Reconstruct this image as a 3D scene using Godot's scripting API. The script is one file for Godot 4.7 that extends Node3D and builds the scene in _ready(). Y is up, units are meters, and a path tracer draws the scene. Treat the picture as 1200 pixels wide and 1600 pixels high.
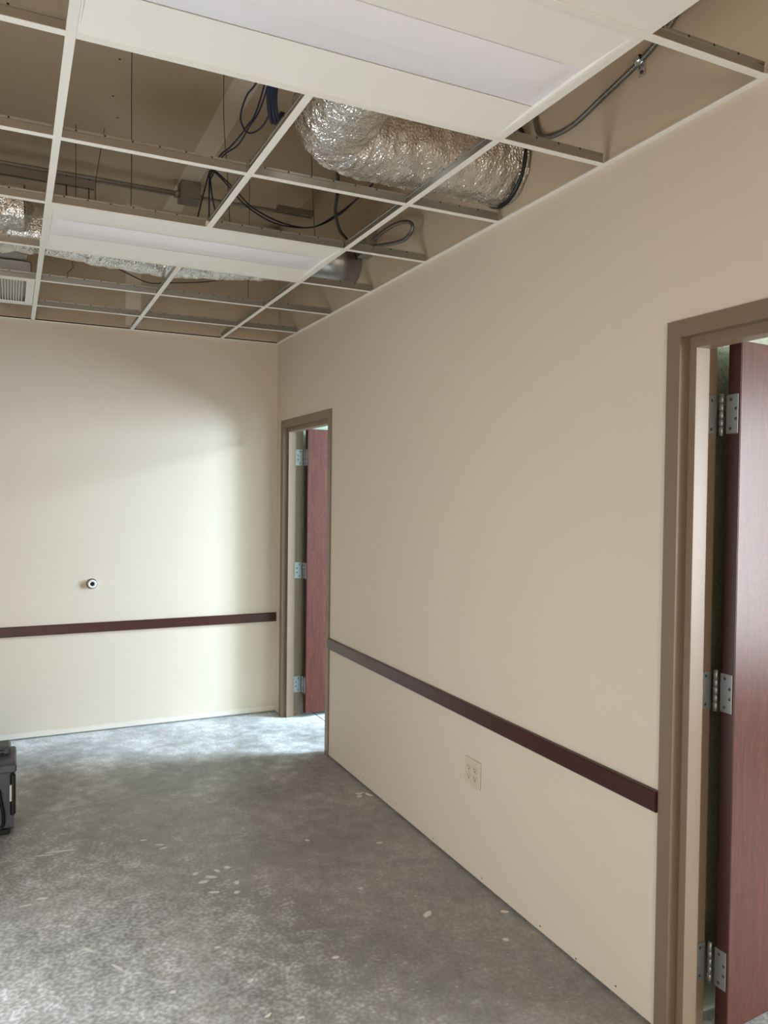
extends Node3D

const XW := 1.77        # face of the long wall
const ZF := -5.542      # face of the end wall
const CH := 2.708       # underside of the ceiling grid
const DECK := 3.55      # drywall lid above the grid
const XL := -1.0       # opposite wall
const ZB := 3.4         # wall behind the camera
const GA := 0.129       # grid lines
const GB := 0.738
const GC := 1.348
const GZ := -2.040
const G := 0.6096

var M := {}
var used := {}

# ---------------------------------------------------------------- naming
func numbered(n: String) -> String:
	var k: int = used.get(n, 0)
	used[n] = k + 1
	return n if k == 0 else "%s_%03d" % [n, k]

func tag(o: Node, label: String, category: String, group := "") -> void:
	o.set_meta("label", label)
	o.set_meta("category", category)
	if group != "":
		o.set_meta("group", group)

func thing(called: String, label: String, category: String, at := Vector3.ZERO, group := "") -> Node3D:
	var o := Node3D.new()
	o.name = numbered(called)
	o.position = at
	add_child(o)
	tag(o, label, category, group)
	return o

func part(called: String, st: SurfaceTool, mat: Material, parent: Node) -> MeshInstance3D:
	var o := MeshInstance3D.new()
	o.name = numbered(called) if parent == self else called
	st.generate_normals()
	o.mesh = st.commit()
	o.material_override = mat
	o.cast_shadow = GeometryInstance3D.SHADOW_CASTING_SETTING_ON
	parent.add_child(o, true)
	return o

func struct(called: String, st: SurfaceTool, mat: Material, parent: Node = self) -> MeshInstance3D:
	var o := part(called, st, mat, parent)
	if parent == self:
		o.set_meta("kind", "structure")
	return o

func struct_root(called: String, label: String) -> Node3D:
	var o := Node3D.new()
	o.name = called
	add_child(o)
	o.set_meta("kind", "structure")
	o.set_meta("label", label)
	return o

# ---------------------------------------------------------------- shapes
func mk(smooth := false) -> SurfaceTool:
	var st := SurfaceTool.new()
	st.begin(Mesh.PRIMITIVE_TRIANGLES)
	st.set_smooth_group(0 if smooth else -1)
	return st

func tri_n(st: SurfaceTool, a: Vector3, b: Vector3, c: Vector3, n: Vector3) -> void:
	st.add_vertex(a)
	if (b - a).cross(c - a).dot(n) > 0.0:
		st.add_vertex(c); st.add_vertex(b)
	else:
		st.add_vertex(b); st.add_vertex(c)

func quad_n(st: SurfaceTool, a: Vector3, b: Vector3, c: Vector3, d: Vector3, n: Vector3) -> void:
	tri_n(st, a, b, c, n)
	tri_n(st, a, c, d, n)

func box(st: SurfaceTool, lo: Vector3, hi: Vector3, c := 0.0) -> void:
	var m := (lo + hi) / 2.0
	var h := (hi - lo) / 2.0
	c = minf(c, minf(h.x, minf(h.y, h.z)) * 0.9)
	for ax in 3:
		var a2 := (ax + 1) % 3
		var a3 := (ax + 2) % 3
		for s in [-1.0, 1.0]:
			var p: Array[Vector3] = []
			for k in [[-1, -1], [1, -1], [1, 1], [-1, 1]]:
				var v := Vector3.ZERO
				v[ax] = s * h[ax]
				v[a2] = k[0] * (h[a2] - c)
				v[a3] = k[1] * (h[a3] - c)
				p.append(v + m)
			var n := Vector3.ZERO
			n[ax] = s
			quad_n(st, p[0], p[1], p[2], p[3], n)
	if c <= 0.0:
		return
	for ax in 3:
		var a2 := (ax + 1) % 3
		var a3 := (ax + 2) % 3
		for s2 in [-1.0, 1.0]:
			for s3 in [-1.0, 1.0]:
				var q: Array[Vector3] = []
				for k in [[-1, 0], [1, 0], [1, 1], [-1, 1]]:
					var v := Vector3.ZERO
					v[ax] = k[0] * (h[ax] - c)
					v[a2] = s2 * (h[a2] - (c if k[1] == 1 else 0.0))
					v[a3] = s3 * (h[a3] - (0.0 if k[1] == 1 else c))
					q.append(v + m)
				var n := Vector3.ZERO
				n[a2] = s2
				n[a3] = s3
				quad_n(st, q[0], q[1], q[2], q[3], n)
	for sx in [-1.0, 1.0]:
		for sy in [-1.0, 1.0]:
			for sz in [-1.0, 1.0]:
				var s := Vector3(sx, sy, sz)
				tri_n(st, m + s * (h - Vector3(0, c, c)), m + s * (h - Vector3(c, 0, c)), m + s * (h - Vector3(c, c, 0)), s)

func b1(lo: Vector3, hi: Vector3, c := 0.0) -> SurfaceTool:
	var st := mk()
	box(st, lo, hi, c)
	return st

# extrude a 2-D outline: f maps (point, t) to space
func extrude(st: SurfaceTool, poly: PackedVector2Array, f: Callable, t0: float, t1: float) -> void:
	if Geometry2D.is_polygon_clockwise(poly):
		poly.reverse()
	var along: Vector3 = f.call(poly[0], t1) - f.call(poly[0], t0)
	for i in poly.size():
		var p := poly[i]
		var q := poly[(i + 1) % poly.size()]
		var n2 := Vector2((q - p).y, -(q - p).x)
		var n: Vector3 = f.call(p + n2, t0) - f.call(p, t0)
		quad_n(st, f.call(p, t0), f.call(q, t0), f.call(q, t1), f.call(p, t1), n)
	var idx := Geometry2D.triangulate_polygon(poly)
	for k in range(0, idx.size(), 3):
		for e in [[t0, -along], [t1, along]]:
			tri_n(st, f.call(poly[idx[k]], e[0]), f.call(poly[idx[k + 1]], e[0]), f.call(poly[idx[k + 2]], e[0]), e[1])

func frames(pts: PackedVector3Array) -> Array:
	var out := []
	var up := Vector3.UP
	for i in pts.size():
		var t := (pts[mini(i + 1, pts.size() - 1)] - pts[maxi(i - 1, 0)]).normalized()
		if i == 0 and absf(t.dot(up)) > 0.9:
			up = Vector3.RIGHT
		var side := t.cross(up).normalized()
		up = side.cross(t).normalized()
		out.append([side, up, t])
	return out

func tube(st: SurfaceTool, pts: PackedVector3Array, r: float, seg := 8) -> void:
	var fr := frames(pts)
	var ring := func(i: int, k: int) -> Vector3:
		var a := TAU * k / seg
		return pts[i] + (fr[i][0] * cos(a) + fr[i][1] * sin(a)) * r
	for i in pts.size() - 1:
		for k in seg:
			var p: Vector3 = ring.call(i, k)
			quad_n(st, p, ring.call(i, k + 1), ring.call(i + 1, k + 1), ring.call(i + 1, k), p - pts[i] + (ring.call(i, k + 1) - pts[i]))
	for k in seg:
		tri_n(st, pts[0], ring.call(0, k), ring.call(0, k + 1), -fr[0][2])
		var e := pts.size() - 1
		tri_n(st, pts[e], ring.call(e, k), ring.call(e, k + 1), fr[e][2])

func spline(ctrl: Array, step := 0.02) -> PackedVector3Array:
	var c := Curve3D.new()
	c.bake_interval = step
	for i in ctrl.size():
		var p: Vector3 = ctrl[i]
		var t: Vector3 = (ctrl[mini(i + 1, ctrl.size() - 1)] - ctrl[maxi(i - 1, 0)]) / 6.0
		c.add_point(p, -t, t)
	return c.get_baked_points()

func cyl(st: SurfaceTool, a: Vector3, b: Vector3, r: float, seg := 16) -> void:
	tube(st, PackedVector3Array([a, b]), r, seg)

# lathe: profile of (radius, distance along axis) pairs
func lathe(st: SurfaceTool, at: Vector3, axis: Vector3, prof: Array, seg := 32) -> void:
	var side := axis.cross(Vector3.UP)
	side = (side if side.length() > 0.1 else Vector3.RIGHT).normalized()
	var up := side.cross(axis).normalized()
	for i in prof.size() - 1:
		var p: Vector2 = prof[i]
		var q: Vector2 = prof[i + 1]
		var n2 := Vector2((q - p).y, -(q - p).x)
		for k in seg:
			var a := TAU * k / seg
			var b := TAU * (k + 1) / seg
			var da := side * cos(a) + up * sin(a)
			var db := side * cos(b) + up * sin(b)
			quad_n(st, at + da * p.x + axis * p.y, at + db * p.x + axis * p.y, at + db * q.x + axis * q.y, at + da * q.x + axis * q.y, (da + db) * n2.x + axis * n2.y)

# ---------------------------------------------------------------- materials
func noise(seed_: int, freq: float, oct := 4, kind := FastNoiseLite.TYPE_SIMPLEX_SMOOTH) -> FastNoiseLite:
	var n := FastNoiseLite.new()
	n.seed = seed_
	n.noise_type = kind
	n.frequency = freq
	n.fractal_octaves = oct
	return n

func mat(called: String, c: Color, rough: float, metal := 0.0) -> StandardMaterial3D:
	var m := StandardMaterial3D.new()
	m.resource_name = called
	m.albedo_color = c
	m.roughness = rough
	m.metallic = metal
	M[called] = m
	return m

func relief(m: StandardMaterial3D, n: FastNoiseLite, size: int, scale_: float, cm: float) -> void:
	var t := NoiseTexture2D.new()
	t.width = size
	t.height = size
	t.seamless = true
	t.noise = n
	m.heightmap_enabled = true
	m.heightmap_texture = t
	m.heightmap_scale = cm
	m.uv1_triplanar = true
	m.uv1_scale = Vector3.ONE * scale_

func wood_image(w: int, h: int, dark: Color, light: Color, seed_: int, turned: bool) -> ImageTexture:
	var im := Image.create(h if turned else w, w if turned else h, false, Image.FORMAT_RGB8)
	var big := noise(seed_, 0.9, 2)
	var fine := noise(seed_ + 1, 1.0, 3)
	for y in h:
		for x in w:
			var u := float(x) / w
			var v := float(y) / h
			var uu := u * TAU
			# wraps round in u so that the pattern repeats without a seam
			var b := big.get_noise_3d(cos(uu) * 0.75, sin(uu) * 0.75, v * 1.1 + 0.35 * sin(v * TAU))
			var ring := fposmod(b * 9.0 + 0.4 * fine.get_noise_3d(cos(uu) * 9.0, sin(uu) * 9.0, v * 2.0), 1.0)
			var line := smoothstep(0.55, 0.95, ring) * (1.0 - smoothstep(0.95, 1.0, ring))
			var pore := smoothstep(0.15, 0.6, fine.get_noise_3d(cos(uu) * 38.0, sin(uu) * 38.0, v * 9.0 + 40.0))
			var tone := 0.5 + 0.5 * fine.get_noise_3d(cos(uu) * 4.0, sin(uu) * 4.0, v * 1.5 + 9.0)
			var c := dark.lerp(light, clampf(0.38 + 0.4 * tone + 0.32 * line - 0.38 * pore, 0.0, 1.0))
			if turned:
				im.set_pixel(y, x, c)
			else:
				im.set_pixel(x, y, c)
	return ImageTexture.create_from_image(im)

func concrete_image() -> ImageTexture:
	var w := 1200
	var h := 1740
	# 2.9 m by 4.2 m of floor: x from -1.0, z from -5.6
	var a := noise(11, 0.004, 5).get_seamless_image(w, h).get_data()
	var b := noise(12, 0.022, 5).get_seamless_image(w, h).get_data()
	var nf := noise(13, 0.11, 3)
	var c := nf.get_seamless_image(w, h).get_data()
	var nr := noise(14, 0.012, 4)
	nr.fractal_type = FastNoiseLite.FRACTAL_RIDGED
	nr.domain_warp_enabled = true
	nr.domain_warp_amplitude = 40.0
	var d := nr.get_seamless_image(w, h).get_data()
	var out := PackedByteArray()
	out.resize(w * h * 3)
	for i in w * h:
		var fa := a[i] / 255.0
		var fb := b[i] / 255.0
		var fc := c[i] / 255.0
		var fd := d[i] / 255.0
		var t := 0.56 + 0.10 * (fa - 0.5) + 0.09 * (fb - 0.5) + 0.10 * (fc - 0.5)
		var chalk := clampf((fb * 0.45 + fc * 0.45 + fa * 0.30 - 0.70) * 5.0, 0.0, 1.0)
		# dusty film plus the light pool beside the camera, painted in as paler tone
		var gx := float(i % w) / w * 2.9 - 1.0
		var gz := float(i / w) / h * 4.2 - 5.6
		var dust_pool_light := clampf(1.15 - Vector2(gx + 0.35, (gz + 2.2) * 0.75).length() * 0.85 + 0.55 * (fb - 0.5) + 0.8 * (fc - 0.5), 0.0, 1.0)
		t += 0.24 * dust_pool_light * (0.82 + 0.36 * fc)
		var drift_door_light := clampf((-4.35 - gz) * 0.8 + 0.8 * (fa - 0.5) + 0.5 * (fb - 0.5), 0.0, 1.0)  # dusty band by the end wall, with the far-door light painted in
		t += 0.23 * drift_door_light * (0.75 + 0.5 * fc)
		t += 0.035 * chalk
		t -= 0.05 * clampf((fd - 0.72) * 4.0, 0.0, 1.0)
		var warm := 0.5 + 0.5 * (fa - 0.5) - 0.5 * chalk - 0.6 * dust_pool_light - 0.6 * drift_door_light
		out[i * 3] = int(clampf(t + 0.020 * warm, 0.0, 1.0) * 255.0)
		out[i * 3 + 1] = int(clampf(t + 0.004 * warm, 0.0, 1.0) * 255.0)
		out[i * 3 + 2] = int(clampf(t - 0.034 * warm, 0.0, 1.0) * 255.0)
	var im := Image.create_from_data(w, h, false, Image.FORMAT_RGB8, out)
	var px := func(x: float, z: float, col: Color, k: float) -> void:
		var ix := int((x + 1.0) / 2.9 * w)
		var iz := int((z + 5.6) / 4.2 * h)
		if ix >= 0 and iz >= 0 and ix < w and iz < h:
			im.set_pixel(ix, iz, im.get_pixel(ix, iz).lerp(col, k))
	var pale := Color(0.86, 0.85, 0.82)
	# plaster splashes and scuffs, each an uneven ellipse: x, z, half length, half width, turn, strength
	var spots := [[0.765, -3.246, 0.030, 0.010, 0.4, 0.6], [0.85, -3.155, 0.016, 0.010, 0.2, 0.8], [0.83, -3.078, 0.016, 0.009, 0.1, 0.8], [0.726, -3.216, 0.032, 0.008, -0.1, 0.8], [0.747, -3.115, 0.03, 0.007, 0.2, 0.7],
		[0.847, -3.302, 0.022, 0.008, 1.0, 0.7], [0.80, -3.29, 0.02, 0.007, 1.2, 0.6], [0.71, -3.30, 0.02, 0.008, -0.7, 0.6], [0.206, -3.754, 0.10, 0.006, 0.15, 0.7], [0.14, -3.74, 0.05, 0.004, 0.2, 0.6], [0.116, -3.344, 0.03, 0.007, 0.1, 0.7],
		[1.456, -2.615, 0.035, 0.010, -0.5, 0.75], [1.69, -3.80, 0.022, 0.012, -0.3, 0.6], [1.633, -2.345, 0.014, 0.009, 0.0, 0.5], [1.026, -2.499, 0.014, 0.007, 0.0, 0.8], [0.811, -2.251, 0.014, 0.005, 0.3, 0.9], [0.055, -3.313, 0.03, 0.005, 0.0, 0.7],
		[1.252, -3.41, 0.012, 0.01, 0.0, 0.4], [0.621, -3.64, 0.03, 0.004, 0.3, 0.5], [0.667, -2.728, 0.012, 0.006, 0.2, 0.6], [0.722, -2.494, 0.02, 0.004, -0.6, 0.8], [0.388, -2.692, 0.012, 0.005, 0.0, 0.8], [0.476, -2.54, 0.014, 0.006, 0.0, 0.7],
		[0.56, -3.72, 0.02, 0.005, 0.3, 0.5], [0.63, -3.60, 0.025, 0.005, -0.3, 0.5], [1.30, -2.90, 0.012, 0.006, 0.0, 0.4], [1.55, -3.25, 0.018, 0.006, 0.3, 0.5], [0.25, -2.9, 0.035, 0.006, 0.9, 0.4], [0.33, -2.75, 0.05, 0.005, 1.1, 0.35]]
	for s in spots:
		for j in 4000:
			var r := sqrt(float(j) / 4000.0)
			var an := j * 2.39996
			var wob := 0.82 + 0.12 * sin(an * 2.0 + s[0] * 50.0) + 0.06 * sin(an * 5.0 + s[1] * 31.0)
			var dx: float = cos(an) * r * s[2] * wob
			var dz: float = sin(an) * r * s[3] * 1.6 * wob
			px.call(s[0] + dx * cos(s[4]) - dz * sin(s[4]), s[1] + dx * sin(s[4]) + dz * cos(s[4]), pale, s[5] * 0.5 * (1.0 - r * r))
	var rng := RandomNumberGenerator.new()
	rng.seed = 5
	for k in 500:
		var x := rng.randf_range(-0.9, 1.75)
		var z := rng.randf_range(-5.4, -1.6)
		var l := rng.randf_range(0.002, 0.012)
		for j in 30:
			px.call(x + l * (j / 30.0 - 0.5), z + 0.3 * l * (j / 30.0), pale, rng.randf_range(0.1, 0.5))
	# chalk line across the slab
	for j in 3000:
		var x := -1.0 + 2.25 * j / 3000.0
		px.call(x, -4.245 - 0.025 * sin(x * 3.0), pale, 0.45 * clampf(0.4 + 2.0 * nf.get_noise_1d(j * 0.4), 0.0, 1.0))
	return ImageTexture.create_from_image(im)

func make_materials() -> void:
	var m := mat("wall paint", Color(0.815, 0.76, 0.682), 0.75)
	relief(m, noise(3, 0.09, 3), 256, 2.0, 0.02)
	mat("bare wall band", Color(0.85, 0.81, 0.75), 0.85)
	m = mat("bare drywall", Color(0.74, 0.67, 0.57), 0.9)
	mat("joint compound", Color(0.84, 0.79, 0.71), 0.9)
	m = mat("knockdown", Color(0.66, 0.70, 0.64), 0.85)
	relief(m, noise(7, 0.06, 2), 256, 3.0, 0.3)
	m = mat("concrete", Color.WHITE, 0.40)
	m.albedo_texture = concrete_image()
	relief(m, noise(21, 0.06, 4), 256, 1.0, 0.08)
	m.uv1_triplanar = false
	m.metallic_specular = 0.5
	m = mat("frame paint", Color(0.475, 0.40, 0.325), 0.42)
	mat("grid white", Color(0.93, 0.92, 0.885), 0.5)
	mat("galvanised", Color(0.66, 0.65, 0.62), 0.32, 0.85)
	mat("angle back", Color(0.27, 0.25, 0.22), 0.5, 0.5)
	mat("slot dark", Color(0.08, 0.07, 0.06), 0.8)
	mat("fixture white", Color(0.95, 0.945, 0.915), 0.45)
	m = mat("lens acrylic", Color(0.94, 0.935, 0.955), 0.35)
	mat("tile white", Color(0.94, 0.92, 0.89), 0.9)
	m = mat("foil", Color(0.88, 0.87, 0.85), 0.17, 1.0)
	var fn := noise(31, 0.05, 3, FastNoiseLite.TYPE_CELLULAR)
	fn.cellular_return_type = FastNoiseLite.RETURN_DISTANCE2_SUB
	relief(m, fn, 512, 3.0, 0.5)
	mat("sheet metal", Color(0.62, 0.62, 0.61), 0.38, 0.9)
	mat("black foil", Color(0.05, 0.05, 0.05), 0.5)
	m = mat("door veneer", Color.WHITE, 0.30)
	m.metallic_specular = 0.37
	m.albedo_texture = wood_image(384, 768, Color(0.17, 0.074, 0.056), Color(0.365, 0.165, 0.125), 41, false)
	m.uv1_triplanar = true
	m.uv1_scale = Vector3(1.6, 0.75, 1.6)
	m.uv1_offset = Vector3(0.2, 0.1, 0.0)
	m = mat("door edge", Color(0.22, 0.09, 0.07), 0.4)
	m = mat("rail wood", Color.WHITE, 0.38)
	m.albedo_texture = wood_image(256, 512, Color(0.15, 0.055, 0.045), Color(0.29, 0.125, 0.095), 43, true)
	m.uv1_triplanar = true
	m.uv1_scale = Vector3(1.2, 3.0, 1.2)
	mat("hinge steel", Color(0.60, 0.61, 0.62), 0.42, 0.75)
	mat("screw steel", Color(0.30, 0.30, 0.31), 0.4, 0.8)
	mat("plate plastic", Color(0.80, 0.74, 0.64), 0.35)
	mat("chrome", Color(0.85, 0.85, 0.84), 0.15, 1.0)
	mat("pipe hole", Color(0.05, 0.045, 0.04), 0.6)
	mat("white plastic", Color(0.88, 0.87, 0.84), 0.4)
	mat("blue jacket", Color(0.05, 0.11, 0.22), 0.45)
	mat("black rubber", Color(0.05, 0.05, 0.05), 0.5)
	mat("wire steel", Color(0.28, 0.25, 0.21), 0.5, 0.6)
	mat("armour", Color(0.50, 0.49, 0.47), 0.4, 0.8)
	mat("conduit steel", Color(0.56, 0.53, 0.48), 0.5, 0.25)
	mat("raw wood", Color(0.66, 0.52, 0.33), 0.8)
	mat("case grey", Color(0.30, 0.30, 0.325), 0.45)
	mat("case black", Color(0.045, 0.045, 0.05), 0.35)
	m = mat("daylit glass", Color(0.9, 0.95, 1.0), 0.3)
	m.emission_enabled = true
	m.emission = Color(0.93, 0.97, 1.0)
	m.emission_energy_multiplier = 1.0

# ---------------------------------------------------------------- windows that give the daylight
func window(called: String, lo: Vector3, hi: Vector3, normal: Vector3, energy: float, tint: Color) -> void:
	# lo..hi is the glass; the frame stands round it, a mullion down the middle
	var w := struct_root(called, "daylit window with frosted panes in a dark frame")
	var across := Vector3(absf(normal.z), 0, absf(normal.x))
	var size := hi - lo
	var wide := size.dot(across)
	var mid := (lo + hi) / 2.0
	var t := 0.03
	part("pane", b1(lo - normal.abs() * 0.004, hi + normal.abs() * 0.004), M["daylit glass"], w)
	var st := mk()
	for s in [-1.0, 1.0]:
		var c: Vector3 = mid + across * s * (wide / 2.0 + t / 2.0)
		var e := across * t / 2.0 + Vector3(0, size.y / 2.0 + t, 0) + normal.abs() * 0.03
		box(st, c - e, c + e, 0.003)
		c = mid + Vector3(0, s * (size.y / 2.0 + t / 2.0), 0)
		e = across * wide / 2.0 + Vector3(0, t / 2.0, 0) + normal.abs() * 0.03
		box(st, c - e, c + e, 0.003)
	part("window_frame", st, M["frame paint"], w)
	var l := AreaLight3D.new()
	l.name = called + "_daylight"
	l.area_size = Vector2(wide, size.y)
	l.area_normalize_energy = false
	l.light_energy = energy
	l.light_color = tint
	l.shadow_enabled = true
	l.area_range = 30.0
	l.area_attenuation = 2.0
	add_child(l)
	l.look_at_from_position(mid + normal * 0.035, mid + normal * 2.0, Vector3.UP)

func added_panel(called: String, at: Vector3, size: float, energy: float, tint: Color) -> void:
	var t := thing(called, "added unseen light panel in the far room, brightening the floor by the far door", "ceiling light", at)
	var h := size / 2.0
	var st := mk()
	for s in [-1.0, 1.0]:
		box(st, Vector3(-h - 0.02, -0.004, s * (h + 0.01) - 0.01), Vector3(h + 0.02, 0.008, s * (h + 0.01) + 0.01), 0.001)
		box(st, Vector3(s * (h + 0.01) - 0.01, -0.004, -h), Vector3(s * (h + 0.01) + 0.01, 0.008, h), 0.001)
	part("frame", st, M["grid white"], t)
	part("diffuser", b1(Vector3(-h, 0.0, -h), Vector3(h, 0.006, h)), M["daylit glass"], t)
	var l := AreaLight3D.new()
	l.name = called + "_lamp"
	l.area_size = Vector2(size, size)
	l.area_normalize_energy = false
	l.light_energy = energy
	l.light_color = tint
	l.shadow_enabled = true
	l.area_range = 30.0
	l.area_attenuation = 2.0
	add_child(l)
	l.look_at_from_position(at - Vector3(0, 0.006, 0), at - Vector3(0, 1, 0), Vector3.RIGHT)

# ---------------------------------------------------------------- doors
func jamb_profile(out: float, sgn: float) -> PackedVector2Array:
	var p := PackedVector2Array()
	for q in [[1.762, 0.0], [1.762, 0.049], [1.763, 0.05], [1.794, 0.05], [1.795, 0.051], [1.795, 0.080], [1.796, 0.081], [1.849, 0.081], [1.85, 0.080], [1.85, 0.05], [1.914, 0.05], [1.915, 0.049], [1.915, 0.0]]:
		p.append(Vector2(q[0], out + sgn * q[1]))
	return p

func door(called: String, label: String, z0: float, z1: float, hinges: Array) -> void:
	# z0: outer edge of the casing on the hinge side, z1: outer edge on the other side
	var d := struct_root(called, label)
	var upright := func(p: Vector2, t: float) -> Vector3: return Vector3(p.x, t, p.y)
	var st := mk()
	extrude(st, jamb_profile(z0, 1.0), upright, 0.0, 2.137)
	part("jamb", st, M["frame paint"], d)
	st = mk()
	extrude(st, jamb_profile(z1, -1.0), upright, 0.0, 2.137)
	part("jamb", st, M["frame paint"], d)
	st = mk()
	extrude(st, jamb_profile(2.137, -1.0), func(p: Vector2, t: float) -> Vector3: return Vector3(1.8 + (p.x - 1.8) * 0.985, p.y, t), z0 + 0.0502, z1 - 0.0502)
	part("head", st, M["frame paint"], d)
	# leaf, standing open at a right angle
	var width := z1 - z0 - 0.1 - 0.005
	var a := z0 + 0.088
	var leaf := part("leaf", b1(Vector3(1.9215, 0.03, a), Vector3(1.92 + width, 2.078, a + 0.043), 0.0015), M["door veneer"], d)
	part("leaf_edge", b1(Vector3(1.9200, 0.03, a + 0.0015), Vector3(1.9222, 2.078, a + 0.0415), 0.0003), M["door edge"], leaf)
	part("leaf_edge", b1(Vector3(1.9215, 2.0775, a + 0.0015), Vector3(1.92 + width, 2.0795, a + 0.0415), 0.0003), M["door edge"], leaf)
	var hinge_line := Vector3(1.92, 0.0, a + 0.02)
	var swing := Basis(Vector3.UP, deg_to_rad(5.0))
	leaf.transform = Transform3D(swing, hinge_line - swing * hinge_line)
	# lever handle on the face, near the free edge
	var lx := 1.92 + width - 0.07
	for s in [1.0]:
		var face: float = a + 0.0215 + s * 0.0215
		var hd := mk(true)
		lathe(hd, Vector3(lx, 0.97, face), Vector3(0, 0, s), [Vector2(0.0, 0.009), Vector2(0.026, 0.008), Vector2(0.03, 0.0)], 24)
		tube(hd, spline([Vector3(lx, 0.97, face + s * 0.005), Vector3(lx, 0.97, face + s * 0.045), Vector3(lx - 0.03, 0.97, face + s * 0.055), Vector3(lx - 0.11, 0.97, face + s * 0.055)], 0.01), 0.009, 10)
		part("lever_handle", hd, M["hinge steel"], leaf)
	for y in hinges:
		var hg := mk()
		var h := 0.058
		box(hg, Vector3(1.8525, y - h, z0 + 0.0495), Vector3(1.9145, y + h, z0 + 0.0525), 0.0008)
		box(hg, Vector3(1.9172, y - h, a - 0.004), Vector3(1.9204, y + h, a + 0.0375), 0.0008)
		var ho := part("hinge", hg, M["hinge steel"], d)
		var kn := mk(true)
		var kz := z0 + 0.066
		for k in 5:
			lathe(kn, Vector3(1.9195, y - h + k * h * 0.4, kz), Vector3.UP, [Vector2(0.0, 0.0005), Vector2(0.0062, 0.0005), Vector2(0.007, 0.0012), Vector2(0.007, h * 0.4 - 0.0012), Vector2(0.0062, h * 0.4 - 0.0005), Vector2(0.0, h * 0.4 - 0.0005)], 14)
		for s in [-1.0, 1.0]:
			lathe(kn, Vector3(1.9195, y + s * h, kz), Vector3(0, s, 0), [Vector2(0.0075, 0.0), Vector2(0.0065, 0.004), Vector2(0.0, 0.0055)], 14)
		part("knuckle", kn, M["hinge steel"], ho)
		for q in [[-0.043, 0.010], [-0.015, 0.028], [0.015, 0.028], [0.043, 0.010]]:
			var sc := mk(true)
			lathe(sc, Vector3(1.9172, y + q[0], a + 0.002 + q[1]), Vector3(-1, 0, 0), [Vector2(0.0048, 0.0), Vector2(0.004, 0.0007), Vector2(0.0, 0.0004)], 12)
			part("screw", sc, M["screw steel"], ho)
			sc = mk(true)
			lathe(sc, Vector3(1.9145 - 0.012 - q[1], y + q[0], z0 + 0.0525), Vector3(0, 0, 1), [Vector2(0.0048, 0.0), Vector2(0.004, 0.0007), Vector2(0.0, 0.0004)], 12)
			part("screw", sc, M["screw steel"], ho)

# ---------------------------------------------------------------- ceiling grid
func tee_mesh(t: Node3D, along_x: bool, length: float, seed_: int, slots: bool) -> void:
	# runs from the origin along +x or -z
	var f := func(p: Vector2, s: float) -> Vector3: return Vector3(s, p.y, p.x) if along_x else Vector3(p.x, p.y, -s)
	var inset := 0.0115
	var st := mk()
	extrude(st, PackedVector2Array([Vector2(-0.0119, 0.0), Vector2(0.0119, 0.0), Vector2(0.0119, 0.0016), Vector2(-0.0119, 0.0016)]), f, 0.0, length)
	part("flange", st, M["grid white"], t)
	st = mk()
	extrude(st, PackedVector2Array([Vector2(-0.0009, 0.0016), Vector2(0.0009, 0.0016), Vector2(0.0009, 0.029), Vector2(0.0028, 0.0305), Vector2(0.0032, 0.0375), Vector2(0.0, 0.039), Vector2(-0.0032, 0.0375), Vector2(-0.0028, 0.0305), Vector2(-0.0009, 0.029)]), f, inset, length - inset)
	part("web", st, M["galvanised"], t)
	if slots:
		st = mk()
		var rng := RandomNumberGenerator.new()
		rng.seed = seed_
		var s := 0.055
		while s < length - 0.05:
			var side := 0.0034 if along_x else -0.0034
			var p := func(ds: float, y: float) -> Vector3: return f.call(Vector2(side, y), s + ds)
			var q: Array[Vector3] = [p.call(-0.003, 0.0315), p.call(0.003, 0.0315), p.call(0.003, 0.0365), p.call(-0.003, 0.0365)]
			quad_n(st, q[0], q[1], q[2], q[3], f.call(Vector2(side * 2.0, 0), s) - f.call(Vector2(0, 0), s))
			s += 0.085
		part("punched_slot", st, M["slot dark"], t).set_meta("kind", "stuff")

func tee(called: String, label: String, a: Vector3, along_x: bool, length: float, group: String, slots := true) -> void:
	var t := thing(called, label, "ceiling tee", a, group)
	tee_mesh(t, along_x, length, int(absf(a.x * 100.0) + absf(a.z * 1000.0)), slots)

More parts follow.
